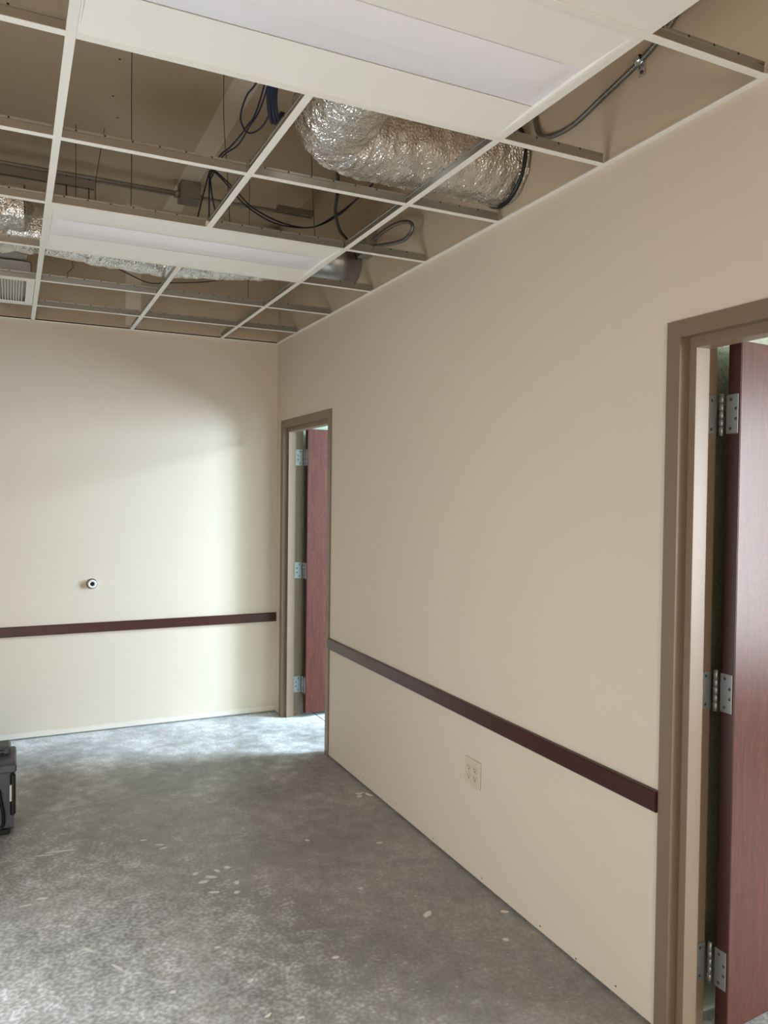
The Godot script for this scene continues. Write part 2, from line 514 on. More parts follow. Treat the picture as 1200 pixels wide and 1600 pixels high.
func troffer(label: String, zc: float) -> void:
	var x0 := GA + 0.006
	var x1 := GC - 0.006
	var hz := 0.2975
	var t := thing("ceiling_light", label, "ceiling light", Vector3((x0 + x1) / 2.0, CH + 0.002, zc), "recessed ceiling lights")
	var hx := (x1 - x0) / 2.0
	# tray: sloping panels that rise a little towards the lens, inside a flat outer lip
	var lip := 0.012
	var up := 0.007
	var ix := hx - 0.016
	var iz := 0.108
	for s in [-1.0, 1.0]:
		var st := mk()
		quad_n(st, Vector3(-hx, 0, s * hz), Vector3(hx, 0, s * hz), Vector3(hx - lip, 0.0, s * (hz - lip)), Vector3(-hx + lip, 0.0, s * (hz - lip)), Vector3.DOWN)
		quad_n(st, Vector3(-hx + lip, 0, s * (hz - lip)), Vector3(hx - lip, 0, s * (hz - lip)), Vector3(ix, up, s * iz), Vector3(-ix, up, s * iz), Vector3(0, -1, -s))
		quad_n(st, Vector3(-ix, up, s * iz), Vector3(ix, up, s * iz), Vector3(ix, up + 0.012, s * iz), Vector3(-ix, up + 0.012, s * iz), Vector3(0, 0, -s))
		part("side_panel", st, M["fixture white"], t)
		st = mk()
		quad_n(st, Vector3(s * hx, 0, -hz), Vector3(s * hx, 0, hz), Vector3(s * (hx - lip), 0.0, hz - lip), Vector3(s * (hx - lip), 0.0, -hz + lip), Vector3.DOWN)
		quad_n(st, Vector3(s * (hx - lip), 0, -hz + lip), Vector3(s * (hx - lip), 0, hz - lip), Vector3(s * ix, up, iz), Vector3(s * ix, up, -iz), Vector3(-s, -1, 0))
		part("end_panel", st, M["fixture white"], t)
	# housing on top, its shoulders drawn in
	var st := mk()
	extrude(st, PackedVector2Array([Vector2(-hz, 0.001), Vector2(-hz + 0.001, 0.001), Vector2(-hz + 0.001, 0.029), Vector2(hz - 0.001, 0.029), Vector2(hz - 0.001, 0.001), Vector2(hz, 0.001), Vector2(hz, 0.031), Vector2(hz - 0.14, 0.075), Vector2(-hz + 0.14, 0.075), Vector2(-hz, 0.031)]), func(p: Vector2, q: float) -> Vector3: return Vector3(q, p.y, p.x), -hx, hx)
	part("housing", st, M["fixture white"], t)
	# lens: a shallow bowed strip that hangs below the slot and flattens out at both ends
	st = mk(true)
	var nx := 60
	var nz := 16
	var lz := iz - 0.0035
	var pt := func(i: int, j: int) -> Vector3:
		var u := -1.0 + 2.0 * i / nx
		var v := -1.0 + 2.0 * j / nz
		var e := clampf(((1.0 - absf(u)) * ix - 0.03) / 0.12, 0.0, 1.0)
		var k := sqrt(e * (2.0 - e))
		return Vector3(u * ix, up + (0.001 if v < 0.0 else -0.001) * k - 0.010 * (1.0 - pow(absf(v), 2.2)) * k, v * (lz if v < 0.0 else iz + 0.002))
	for i in nx:
		for j in nz:
			quad_n(st, pt.call(i, j), pt.call(i + 1, j), pt.call(i + 1, j + 1), pt.call(i, j + 1), Vector3.DOWN)
	part("lens", st, M["lens acrylic"], t)

# ---------------------------------------------------------------- ducts
func duct_skin(ctrl: Array, r: float, pleat: float, seed_: int, seg := 110) -> SurfaceTool:
	var pts := spline(ctrl, 0.007)
	var fr := frames(pts)
	var cell := noise(seed_, 26.0, 2, FastNoiseLite.TYPE_CELLULAR)
	cell.cellular_return_type = FastNoiseLite.RETURN_DISTANCE2_SUB
	var soft := noise(seed_ + 1, 9.0, 3)
	var ridge := noise(seed_ + 2, 16.0, 2)
	ridge.fractal_type = FastNoiseLite.FRACTAL_RIDGED
	var st := mk(true)
	var ring: Array = []
	var s := 0.0
	for i in pts.size():
		var row := PackedVector3Array()
		if i:
			s += pts[i].distance_to(pts[i - 1])
		var turn := 0.0
		if i > 3 and i < pts.size() - 4:
			turn = (fr[i + 3][2] - fr[i - 3][2]).length()
		for k in seg:
			var a := TAU * k / seg
			var dir: Vector3 = fr[i][0] * cos(a) + fr[i][1] * sin(a)
			var p := pts[i] + dir * r
			# coil of wire under the foil, pleats where it bends, crumples everywhere
			var coil := sin(s * TAU / 0.055 + a + 2.5 * soft.get_noise_3dv(p * 0.6))
			var q := p + dir * 0.4 * sin(s * 60.0)
			var k2 := 0.010 * soft.get_noise_3dv(p) + 0.003 * (cell.get_noise_3d(p.x * 0.6 + dir.x * 0.1, p.y, p.z * 0.6)) + pleat * (0.35 + 2.2 * turn) * coil + 0.003 * ridge.get_noise_3dv(q)
			row.append(pts[i] + dir * (r + k2 - 0.008))
		ring.append(row)
	for i in pts.size() - 1:
		for k in seg:
			var k3 := (k + 1) % seg
			quad_n(st, ring[i][k], ring[i][k3], ring[i + 1][k3], ring[i + 1][k], ring[i][k] - pts[i])
	return st

func cable(called: String, label: String, ctrl: Array, r: float, m: String, group := "") -> MeshInstance3D:
	var st := mk(true)
	tube(st, spline(ctrl, 0.02), r, 8)
	var o := part(called, st, M[m], self)
	tag(o, label, "cable", group)
	return o

# ================================================================= the scene
func _ready() -> void:
	# camera, sky, exposure
	var cam := Camera3D.new()
	cam.name = "camera"
	cam.fov = 66.384
	cam.near = 0.05
	cam.position = Vector3(0, 1.6195, 0)
	cam.rotation_order = EULER_ORDER_YXZ
	cam.rotation = Vector3(-0.022874, -0.445587, 0.012055)
	add_child(cam)
	cam.current = true
	var env := Environment.new()
	env.background_mode = Environment.BG_SKY
	var sky := Sky.new()
	var sm := ProceduralSkyMaterial.new()
	sm.sky_top_color = Color(0.55, 0.68, 0.85)
	sm.sky_horizon_color = Color(0.82, 0.87, 0.92)
	sky.sky_material = sm
	env.sky = sky
	env.tonemap_mode = Environment.TONE_MAPPER_LINEAR
	env.tonemap_exposure = 1.0
	env.sdfgi_enabled = true
	env.ssao_enabled = true
	env.ssil_enabled = true
	var we := WorldEnvironment.new()
	we.name = "world"
	we.environment = env
	add_child(we)
	make_materials()
	# daylight: a narrow window in the far room, a wide one in the near room, one low beside the camera and one behind it
	window("window_1", Vector3(5.295, 0.5, -4.0), Vector3(5.295, 2.3, -3.15), Vector3(-1, 0, 0), 32.0, Color(0.79, 0.89, 1.0))
	window("window_2", Vector3(5.195, 0.5, -0.1), Vector3(5.195, 2.3, 3.0), Vector3(-1, 0, 0), 6.2, Color(0.96, 0.98, 1.0))
	window("window_3", Vector3(XL + 0.005, 0.1, -2.6), Vector3(XL + 0.005, 1.6, -1.8), Vector3(1, 0, 0), 2.7, Color(0.92, 0.96, 1.0))
	window("window_4", Vector3(-0.9, 0.4, ZB - 0.005), Vector3(0.3, 2.2, ZB - 0.005), Vector3(0, 0, -1), 4.2, Color(0.98, 0.93, 0.87))
	# unseen panel added in the far room to brighten the floor by its doorway
	added_panel("added_panel_light", Vector3(3.8, 2.612, -3.97), 0.58, 52.0, Color(0.84, 0.93, 1.0))

	build_shell()
	door("door_1", "far brown steel door frame beside the room corner with a reddish wood door standing open inside", -5.43, -4.457, [1.876, 1.06, 0.23])
	door("door_2", "near brown steel door frame with three grey hinges and a glossy reddish wood door standing open", -1.75, -0.737, [1.868, 1.04, 0.21])
	build_grid()
	build_ducts()
	build_plenum()
	build_wall_items()
	build_case()

func floor_uv(st: SurfaceTool, x0: float, z0: float, x1: float, z1: float) -> void:
	var c := [Vector2(x0, z0), Vector2(x1, z0), Vector2(x1, z1), Vector2(x0, z0), Vector2(x1, z1), Vector2(x0, z1)]
	for p in c:
		st.set_uv(Vector2((p.x + 1.0) / 2.9, (p.y + 5.6) / 4.2))
		st.add_vertex(Vector3(p.x, 0, p.y))

func build_shell() -> void:
	# floor slab
	var st := mk()
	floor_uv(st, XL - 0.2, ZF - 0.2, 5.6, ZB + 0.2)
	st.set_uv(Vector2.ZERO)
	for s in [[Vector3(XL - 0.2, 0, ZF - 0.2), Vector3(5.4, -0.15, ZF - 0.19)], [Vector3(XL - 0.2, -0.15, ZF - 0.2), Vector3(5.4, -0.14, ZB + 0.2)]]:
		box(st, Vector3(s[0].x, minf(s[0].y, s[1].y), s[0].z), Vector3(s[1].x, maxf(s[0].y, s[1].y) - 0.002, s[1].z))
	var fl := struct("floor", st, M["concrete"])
	fl.set_meta("label", "bare grey concrete floor with chalky scuffs and plaster splashes")
	part("control_joint", b1(Vector3(2.018, 0.0, -5.5), Vector3(2.024, 0.0006, -2.0)), M["slot dark"], fl)

	# long wall with two door openings and two duct holes: core and a drywall skin that stops short of the floor
	var wr := struct_root("wall_right", "long beige painted wall with two doorways")
	var segs := [[ZF, -5.41], [-4.477, -1.77 + 0.04], [-0.757, ZB]]
	st = mk()
	var core := mk()
	for s in segs:
		box(st, Vector3(XW, 0.011, s[0]), Vector3(XW + 0.016, CH + 0.02, s[1]))
		box(core, Vector3(XW + 0.016, 0.0, s[0] - (0.2 if s[0] == ZF else 0.0)), Vector3(1.905, DECK, s[1]))
	for s in [[-5.41, -4.477], [-1.73, -0.757]]:
		box(st, Vector3(XW, 2.117, s[0]), Vector3(XW + 0.016, CH + 0.02, s[1]))
		box(core, Vector3(XW + 0.016, 2.117, s[0]), Vector3(1.905, DECK, s[1]))
	part("painted_drywall", st, M["wall paint"], wr)
	part("wall_core", core, M["wall paint"], wr)
	part("bare_drywall", b1(Vector3(XW, CH + 0.02, ZF), Vector3(XW + 0.016, DECK, ZB)), M["bare drywall"], wr)
	st = mk(true)
	for q in [[0.027, -3.134], [0.029, -2.72], [0.029, -2.323], [0.018, -2.12], [0.036, -1.923], [0.047, -3.514], [0.039, -3.938]]:
		lathe(st, Vector3(XW, q[0], q[1]), Vector3(-1, 0, 0), [Vector2(0.0035, 0.0), Vector2(0.003, 0.0005), Vector2(0.0, 0.0003)], 10)
	part("screw_heads", st, M["slot dark"], wr).set_meta("kind", "stuff")

	# end wall
	var wf := struct_root("wall_back", "beige end wall with a bare strip along the floor")
	part("painted_drywall", b1(Vector3(XL, 0.011, ZF - 0.016), Vector3(XW, CH + 0.02, ZF)), M["wall paint"], wf)
	part("bare_drywall", b1(Vector3(XL, CH + 0.02, ZF - 0.016), Vector3(XW, DECK, ZF)), M["bare drywall"], wf)
	part("wall_core", b1(Vector3(XL - 0.1, 0.0, ZF - 0.12), Vector3(5.6, DECK, ZF - 0.016)), M["knockdown"], wf)
	part("furring", b1(Vector3(1.905, 0.0, ZF - 0.02), Vector3(5.3, 2.7, -5.433)), M["knockdown"], wf)
	# uneven unpainted strip where a baseboard used to be
	st = mk()
	var n := noise(61, 3.0, 3)
	for i in 180:
		var a := XL + i * 0.02
		var h0 := 0.045 + 0.006 * n.get_noise_1d(a * 2.0)
		var h1 := 0.045 + 0.006 * n.get_noise_1d((a + 0.02) * 2.0)
		quad_n(st, Vector3(a, 0.0115, ZF + 0.0008), Vector3(a + 0.02, 0.0115, ZF + 0.0008), Vector3(a + 0.02, h1, ZF + 0.0008), Vector3(a, h0, ZF + 0.0008), Vector3(0, 0, 1))
		quad_n(st, Vector3(a, h0, ZF + 0.0008), Vector3(a + 0.02, h1, ZF + 0.0008), Vector3(a + 0.02, h1, ZF), Vector3(a, h0, ZF), Vector3.UP)
	part("bare_strip", st, M["bare wall band"], wf)
	part("joint_compound", b1(Vector3(0.70, CH + 0.03, ZF), Vector3(0.80, DECK, ZF + 0.0012)), M["joint compound"], wf)

	# opposite wall, wall behind the camera
	struct("wall_left", b1(Vector3(XL - 0.12, 0.0, ZF - 0.1), Vector3(XL, DECK, ZB + 0.1)), M["wall paint"])
	struct("wall_front", b1(Vector3(XL, 0.0, ZB), Vector3(5.4, DECK, ZB + 0.12)), M["wall paint"])
	# lid above the grid, with taped joints
	var lid := struct("ceiling", b1(Vector3(XL - 0.1, DECK, ZF - 0.1), Vector3(1.9, DECK + 0.12, ZB + 0.1)), M["bare drywall"])
	for x in [-0.22, 1.0]:
		part("joint_compound", b1(Vector3(x - 0.06, DECK - 0.0012, ZF), Vector3(x + 0.06, DECK, ZB)), M["joint compound"], lid)
	st = mk(true)
	for p in [Vector2(0.452, -4.076), Vector2(0.44, -3.72), Vector2(0.50, -4.30)]:
		lathe(st, Vector3(p.x, DECK, p.y), Vector3.DOWN, [Vector2(0.02, 0.0), Vector2(0.016, 0.004), Vector2(0.0, 0.006)] if p.y == -4.076 else [Vector2(0.006, 0.0), Vector2(0.004, 0.002), Vector2(0.0, 0.003)], 9)
	part("anchor_heads", st, M["wire steel"], lid).set_meta("kind", "stuff")

	# the two rooms behind the doors
	struct("wall_partition", b1(Vector3(1.905, 0.0, -1.89), Vector3(5.42, 2.7, -1.753)), M["knockdown"])
	struct("wall_room_far", b1(Vector3(5.3, 0.0, ZF - 0.02), Vector3(5.42, 2.7, -1.89)), M["wall paint"])
	struct("wall_room_near", b1(Vector3(5.2, 0.0, -1.768), Vector3(5.32, 2.7, ZB)), M["wall paint"])
	struct("ceiling_rooms", b1(Vector3(1.905, 2.62, ZF - 0.02), Vector3(5.6, 2.74, ZB)), M["knockdown"])

	# wall angles that carry the grid: white face below, bare metal leg above
	var t1 := struct_root("trim_1", "white metal ceiling angle along the long wall")
	part("flange", b1(Vector3(XW - 0.022, CH, ZF), Vector3(XW, CH + 0.0015, ZB), 0.0003), M["grid white"], t1)
	part("upright", b1(Vector3(XW - 0.0015, CH + 0.0015, ZF), Vector3(XW, CH + 0.013, ZB), 0.0003), M["angle back"], t1)
	var t2 := struct_root("trim_2", "white metal ceiling angle along the end wall")
	part("flange", b1(Vector3(XL, CH, ZF), Vector3(XW - 0.022, CH + 0.0015, ZF + 0.022), 0.0003), M["grid white"], t2)
	part("upright", b1(Vector3(XL, CH + 0.0015, ZF), Vector3(XW - 0.002, CH + 0.013, ZF + 0.0015), 0.0003), M["angle back"], t2)

func build_grid() -> void:
	# long runners
	var far := ZF + 0.003
	for r in [[GA, "long white ceiling runner meeting the end wall, farther of the two from the long wall"], [GC, "long white ceiling runner nearest the long wall, passing under both ducts"]]:
		tee("main_tee", r[1], Vector3(r[0], CH, 0.4), false, 0.4 - far, "long runners of the ceiling grid")
	# short runners down the middle of the bays
	var grp := "short cross tees of the ceiling grid"
	var mids := [[0, "short white tee beside the foil elbow, running toward the farther light"], [1, "short white tee past the foil elbow, ending at the farther light"], [3, "short white tee just beyond the farther light, under the sagging foil duct"], [4, "short white tee near the end wall, with a loop of wire behind it"], [5, "shortest white tee stub, reaching the end wall between the two long runners"]]
	for k in mids:
		var z: float = GZ - G * k[0]
		var l: float = G if k[0] < 5 else z - far
		tee("cross_tee", k[1], Vector3(GB, CH + 0.0004, z), false, l, grp)
	var rows := [[-1, "at the near edge of the closest light"], [0, "along the far edge of the closest light"], [1, "one bay beyond the closest light"], [2, "along the near edge of the farther light"], [3, "along the far edge of the farther light"], [4, "second from the end wall"], [5, "first from the end wall"]]
	var cols := [[maxf(GA - 2 * G, XL + 0.004), GA, "outside the outer runner"], [GA, GB, "outer middle bay"], [GB, GC, "inner middle bay"], [GC, XW - 0.004, "touching the long wall"]]
	for r in rows:
		for c in cols:
			tee("cross_tee", "white tee %s, %s" % [r[1], c[2]], Vector3(c[0], CH + 0.0002, GZ - G * r[0]), true, c[1] - c[0], grp)
	troffer("large recessed white ceiling light closest to the camera, unlit", GZ + G / 2.0)
	troffer("smaller-looking recessed white ceiling light under the long foil duct, unlit", GZ - G * 2.5)
	var st := b1(Vector3(GB + 0.004, CH + 0.0022, GZ + G + 0.004), Vector3(GC - 0.004, CH + 0.018, GZ + 2 * G - 0.004), 0.001)
	tag(part("ceiling_tile", st, M["tile white"], self), "single white ceiling tile laid in beside the closest light", "ceiling tile")
	# louvred return grille in the outer bay by the end wall, with its boot
	var gx1 := GA - 0.014
	var gx0 := GA - G + 0.014
	var gz0 := GZ - G * 4 - 0.014
	var gz1 := GZ - G * 5 + 0.014
	var t := thing("air_grille", "white louvred air grille set in the grid near the end wall", "air grille", Vector3((gx0 + gx1) / 2.0, CH + 0.002, (gz0 + gz1) / 2.0))
	var hx := (gx1 - gx0) / 2.0
	var hz := (gz0 - gz1) / 2.0
	st = mk()
	for s in [-1.0, 1.0]:
		box(st, Vector3(-hx, 0, s * (hz - 0.02) - 0.02), Vector3(hx, 0.003, s * (hz - 0.02) + 0.02), 0.0008)
		box(st, Vector3(s * (hx - 0.02) - 0.02, 0, -hz + 0.04), Vector3(s * (hx - 0.02) + 0.02, 0.003, hz - 0.04), 0.0008)
	part("grille_frame", st, M["grid white"], t)
	var slat := mk()
	box(slat, Vector3(-0.0012, 0.001, -hz + 0.04), Vector3(0.0012, 0.014, hz - 0.04))
	slat.generate_normals()
	var sm := slat.commit()
	var x := -hx + 0.05
	while x < hx - 0.045:
		var o := MeshInstance3D.new()
		o.name = "slat"
		o.mesh = sm
		o.material_override = M["grid white"]
		o.position.x = x
		o.rotation.z = 0.5
		t.add_child(o, true)
		x += 0.014
	part("backing", b1(Vector3(-hx + 0.01, 0.018, -hz + 0.01), Vector3(hx - 0.01, 0.022, hz - 0.01)), M["sheet metal"], t)

func build_ducts() -> void:
	# insulated foil duct that comes over the closest light, turns and leaves through the long wall
	var d := thing("flexible_duct", "thick crinkled foil duct elbow by the closest light, bending into the long wall", "duct", Vector3.ZERO, "foil ducts above the grid")
	var path := [Vector3(0.99, 3.04, -1.2), Vector3(0.985, 3.00, -1.7), Vector3(0.98, 2.965, -2.08), Vector3(0.985, 2.925, -2.34), Vector3(1.00, 2.915, -2.50), Vector3(1.055, 2.912, -2.575), Vector3(1.15, 2.91, -2.60), Vector3(1.32, 2.91, -2.605), Vector3(1.55, 2.91, -2.605), Vector3(1.765, 2.91, -2.605)]
	part("foil_jacket", duct_skin(path, 0.158, 0.005, 71), M["foil"], d)
	var st := mk(true)
	lathe(st, Vector3(1.735, 2.91, -2.605), Vector3(1, 0, 0), [Vector2(0.148, 0.0), Vector2(0.158, 0.003), Vector2(0.158, 0.012), Vector2(0.148, 0.015)], 48)
	part("strap", st, M["black foil"], d)

	# long duct behind the farther light
	d = thing("flexible_duct", "long sagging foil duct running behind the farther light to the long wall", "duct", Vector3.ZERO, "foil ducts above the grid")
	var r := 0.118
	var p2 := [Vector3(-0.12, 2.885, -4.40), Vector3(-0.10, 2.878, -4.30), Vector3(-0.03, 2.870, -4.19), Vector3(0.10, 2.868, -4.15), Vector3(0.26, 2.868, -4.18), Vector3(0.42, 2.868, -4.22), Vector3(0.60, 2.868, -4.25), Vector3(0.76, 2.868, -4.26), Vector3(1.05, 2.885, -4.24), Vector3(1.35, 2.91, -4.19), Vector3(1.60, 2.925, -4.14)]
	part("foil_jacket", duct_skin(p2, r, 0.003, 81), M["foil"], d)
	st = mk(true)
	lathe(st, Vector3(1.50, 2.925, -4.135), Vector3(1, 0, 0), [Vector2(0.108, 0.0), Vector2(0.112, 0.0), Vector2(0.112, 0.14), Vector2(0.117, 0.15), Vector2(0.117, 0.20), Vector2(0.112, 0.21), Vector2(0.112, 0.268)], 48)
	part("collar", st, M["sheet metal"], d)
	# elbow down to the grille boot
	st = mk()
	box(st, Vector3(-0.44, CH + 0.03, -5.06), Vector3(0.10, CH + 0.10, -4.50), 0.006)
	box(st, Vector3(-0.30, CH + 0.10, -4.95), Vector3(0.08, CH + 0.33, -4.38), 0.006)
	part("boot", st, M["sheet metal"], d)
	# tied-off run in the outer bay
	d = thing("flexible_duct", "short foil duct with a tied-off end, outside the outer runner beside the farther light", "duct", Vector3.ZERO, "foil ducts above the grid")
	st = duct_skin([Vector3(XL + 0.003, 2.86, -3.84), Vector3(-0.60, 2.858, -3.84), Vector3(-0.30, 2.856, -3.84), Vector3(-0.05, 2.856, -3.83), Vector3(0.06, 2.858, -3.82)], 0.106, 0.005, 91)
	lathe(st, Vector3(0.055, 2.858, -3.82), Vector3(1, 0, 0), [Vector2(0.100, 0.0), Vector2(0.080, 0.018), Vector2(0.030, 0.028), Vector2(0.0, 0.04)], 48)
	part("foil_jacket", st, M["foil"], d)

func build_plenum() -> void:
	# hanger wires
	var grp := "hanger wires holding the grid"
	var wires := [["straight thin hanger wire between the two lights, in the outer middle bay", [Vector3(0.43, CH + 0.03, -3.26), Vector3(0.432, 2.95, -3.262), Vector3(0.430, 3.2, -3.258), Vector3(0.433, DECK, -3.26)]],
		["slanting hanger wire clipped to the lid, beside the straight one", [Vector3(0.30, CH + 0.03, -3.28), Vector3(0.33, 2.95, -3.6), Vector3(0.40, 3.3, -4.1), Vector3(0.446, DECK - 0.02, -4.415)]],
		["kinked hanger wire just beyond the sagging foil duct, outer middle bay", [Vector3(0.275, CH + 0.03, -4.478), Vector3(0.272, 2.77, -4.48), Vector3(0.30, 2.80, -4.48), Vector3(0.292, 2.86, -4.48), Vector3(0.31, 3.1, -4.48), Vector3(0.31, DECK, -4.48)]],
		["hanger wire beyond the sagging foil duct, inner middle bay", [Vector3(1.25, CH + 0.03, -4.478), Vector3(1.246, 2.8, -4.48), Vector3(1.25, 3.0, -4.48), Vector3(1.25, DECK, -4.48)]],
		["hanger wire rising beside the data cable loop near the long wall", [Vector3(1.21, CH + 0.03, -3.27), Vector3(1.205, 2.85, -3.28), Vector3(1.19, 3.1, -3.27), Vector3(1.18, DECK, -3.26)]],
		["hanger wire behind the drooping pair of data cables", [Vector3(0.83, CH + 0.03, -3.27), Vector3(0.82, 2.95, -3.28), Vector3(0.80, 3.2, -3.27), Vector3(0.80, DECK, -3.26)]]]
	for w in wires:
		var st := mk(true)
		tube(st, spline(w[1], 0.03), 0.0017, 6)
		tag(part("hanger_wire", st, M["wire steel"], self), w[0], "wire", grp)
	# conduit pair, junction box, strut
	for k in 2:
		var z := -5.0 - 0.045 * k
		var st := mk(true)
		tube(st, PackedVector3Array([Vector3(XL, 3.48, z), Vector3(0.955, 3.48, z)]), 0.0095, 10)
		tag(part("conduit", st, M["conduit steel"], self), ["nearer of the parallel steel conduits left of the junction box, up under the lid", "farther of the parallel steel conduits left of the junction box, up under the lid"][k], "conduit", "steel conduits under the lid")
	var st2 := mk(true)
	tube(st2, PackedVector3Array([Vector3(1.075, 3.475, -5.01), Vector3(1.62, 3.475, -5.01)]), 0.011, 10)
	tag(part("conduit", st2, M["conduit steel"], self), "short steel conduit between the junction box and the long wall", "conduit", "steel conduits under the lid")
	var jb := thing("junction_box", "square grey steel junction box where the conduits meet under the lid", "junction box", Vector3(1.01, 3.44, -5.01))
	part("box_body", b1(Vector3(-0.06, 0.0, -0.06), Vector3(0.06, 0.108, 0.06), 0.004), M["conduit steel"], jb)
	part("cover", b1(Vector3(-0.064, -0.004, -0.064), Vector3(0.064, 0.0, 0.064), 0.001), M["sheet metal"], jb)
	st2 = mk(true)
	for c in [[-0.0715, 0.01], [-0.0715, -0.035], [0.0715, 0.0]]:
		st2 = mk(true)
		cyl(st2, Vector3(c[0] - 0.0135, 0.037, c[1]), Vector3(c[0] + 0.0135, 0.037, c[1]), 0.015, 12)
		part("connector", st2, M["conduit steel"], jb)
	strut("long slotted steel strut fixed across above the outer runner, two bolts hanging from its end", XL + 0.002, 0.435, 3.35, -4.83)
	strut("short slotted steel strut end near the long wall, above the farther light", 1.525, 1.765, 3.40, -4.82)
	st2 = b1(Vector3(1.645, 3.46, ZF + 0.001), Vector3(1.765, 3.495, ZF + 0.09), 0.003)
	tag(part("wood_block", st2, M["raw wood"], self), "small raw wood block fixed to the end wall beside the short strut", "wood block")

	# blue data cables
	var g := "blue data cables above the grid"
	cable("data_cable", "blue data cable looped in a wide ring under the closest light's far edge", [Vector3(0.86, 3.3, -2.35), Vector3(0.81, 3.12, -2.75), Vector3(0.795, 3.10, -2.90), Vector3(0.80, 3.06, -3.00), Vector3(0.85, 3.04, -3.06), Vector3(0.90, 3.07, -3.02), Vector3(0.905, 3.14, -2.9), Vector3(0.87, 3.3, -2.7)], 0.0035, "blue jacket", g)
	cable("data_cable", "blue data cable hanging from the bundle to the tied drop, straighter of two", [Vector3(0.85, 3.4, -2.5), Vector3(0.858, 3.12, -2.93), Vector3(0.862, 3.10, -3.14), Vector3(0.850, 3.10, -3.35), Vector3(0.832, 3.10, -3.46), Vector3(0.82, 3.06, -3.6)], 0.0035, "blue jacket", g)
	cable("data_cable", "blue data cable hanging from the bundle to the tied drop, the wavier of two", [Vector3(0.87, 3.4, -2.5), Vector3(0.872, 3.13, -2.92), Vector3(0.866, 3.09, -3.12), Vector3(0.868, 3.09, -3.30), Vector3(0.838, 3.09, -3.44), Vector3(0.825, 3.05, -3.6)], 0.0035, "blue jacket", g)
	for k in 2:
		cable("data_cable", ["upper blue data cable of the pair drooping across to the long wall", "lower blue data cable of the pair drooping across to the long wall"][k], [Vector3(0.822, 3.09, -3.62), Vector3(0.855, 3.10 - 0.005 * k, -3.64), Vector3(0.97 - 0.02 * k, 3.10, -3.78), Vector3(1.13 - 0.03 * k, 3.09, -3.98), Vector3(1.33 - 0.03 * k, 3.08 - 0.01 * k, -4.10), Vector3(1.50, 3.085, -4.10), Vector3(1.575, 3.11 - 0.01 * k, -3.89), Vector3(1.60, 3.13, -3.70 + 0.02 * k), Vector3(1.66, 3.2, -3.5)], 0.0038, "blue jacket", g)
	var drops := [[Vector3(0.80, 2.98, -3.66), Vector3(0.77, 2.86, -3.66), Vector3(0.72, 2.77, -3.60), "blue tied drop cable slanting toward the junction box"], [Vector3(0.835, 2.98, -3.68), Vector3(0.838, 2.85, -3.68), Vector3(0.845, 2.76, -3.60), "blue tied drop cable hanging nearly straight, shorter loop"], [Vector3(0.855, 3.00, -3.70), Vector3(0.89, 2.88, -3.72), Vector3(0.865, 2.76, -3.62), "blue tied drop cable bowing out beside the short tee"]]
	for q in drops:
		cable("data_cable", q[3], [Vector3(0.822, 3.09, -3.62), q[0], q[1], q[2]], 0.0035, "blue jacket", g)
	# rolled bundle
	var b := thing("cable_bundle", "thick dark blue bundle of coiled data cable hanging beside the foil elbow", "cable bundle", Vector3.ZERO)
	var st := mk(true)
	for k in 7:
		var a := TAU * k / 6.0
		var o := Vector3(cos(a), sin(a) * 0.4, sin(a)) * (0.012 if k < 6 else 0.0)
		tube(st, spline([Vector3(0.80, 3.2, -2.40) + o, Vector3(0.80, 3.08, -2.52) + o, Vector3(0.815, 3.01, -2.64) + o, Vector3(0.84, 2.985, -2.72) + o * 1.1, Vector3(0.875, 2.985, -2.80) + o * 1.2], 0.02), 0.0075, 8)
	part("cable_strands", st, M["blue jacket"], b)
	st = mk(true)
	tube(st, spline([Vector3(0.87, 2.99, -2.795), Vector3(0.895, 2.988, -2.80), Vector3(0.91, 3.01, -2.80)], 0.01), 0.02, 10)
	part("wrap", st, M["blue jacket"], b)
	# black flexible cord, armoured cables
	cable("power_cable", "thick black cable curving down behind the long foil-wrapped elbow", [Vector3(1.28, 3.15, -3.2), Vector3(1.315, 2.98, -3.27), Vector3(1.38, 2.95, -3.46), Vector3(1.50, 2.95, -3.70), Vector3(1.60, 2.94, -3.82), Vector3(1.70, 2.9, -3.95)], 0.008, "black rubber")
	armoured("grey armoured cable strapped high on the long wall beside the closest light", [Vector3(1.755, 3.06, -1.2), Vector3(1.755, 3.04, -1.673), Vector3(1.755, 3.007, -1.769), Vector3(1.757, 2.97, -1.872), Vector3(1.757, 2.934, -2.045), Vector3(1.757, 2.905, -2.207), Vector3(1.757, 2.925, -2.35), Vector3(1.757, 2.99, -2.41), Vector3(1.757, 3.12, -2.42), Vector3(1.757, 3.4, -2.40)])
	armoured("grey armoured cable bent in a loop out of the wall box", [Vector3(1.72, 2.95, -3.76), Vector3(1.70, 2.945, -3.62), Vector3(1.70, 2.94, -3.46), Vector3(1.70, 2.91, -3.33), Vector3(1.70, 2.868, -3.285), Vector3(1.70, 2.838, -3.36), Vector3(1.70, 2.86, -3.52), Vector3(1.70, 2.90, -3.70), Vector3(1.72, 2.93, -3.80)])
	var clip := thing("cable_clip", "small bright metal strap holding the armoured cable on the long wall", "clip", Vector3(1.768, 2.963, -1.88))
	st = mk(true)
	lathe(st, Vector3(-0.013, 0.006, -0.012), Vector3(0, 0.3, 0.95).normalized(), [Vector2(0.0125, 0.0), Vector2(0.0135, 0.002), Vector2(0.0135, 0.020), Vector2(0.0125, 0.022)], 16)
	part("strap", st, M["chrome"], clip)
	part("tab", b1(Vector3(-0.003, -0.038, -0.014), Vector3(0.0, 0.0, 0.012), 0.001), M["chrome"], clip)
	st = mk(true)
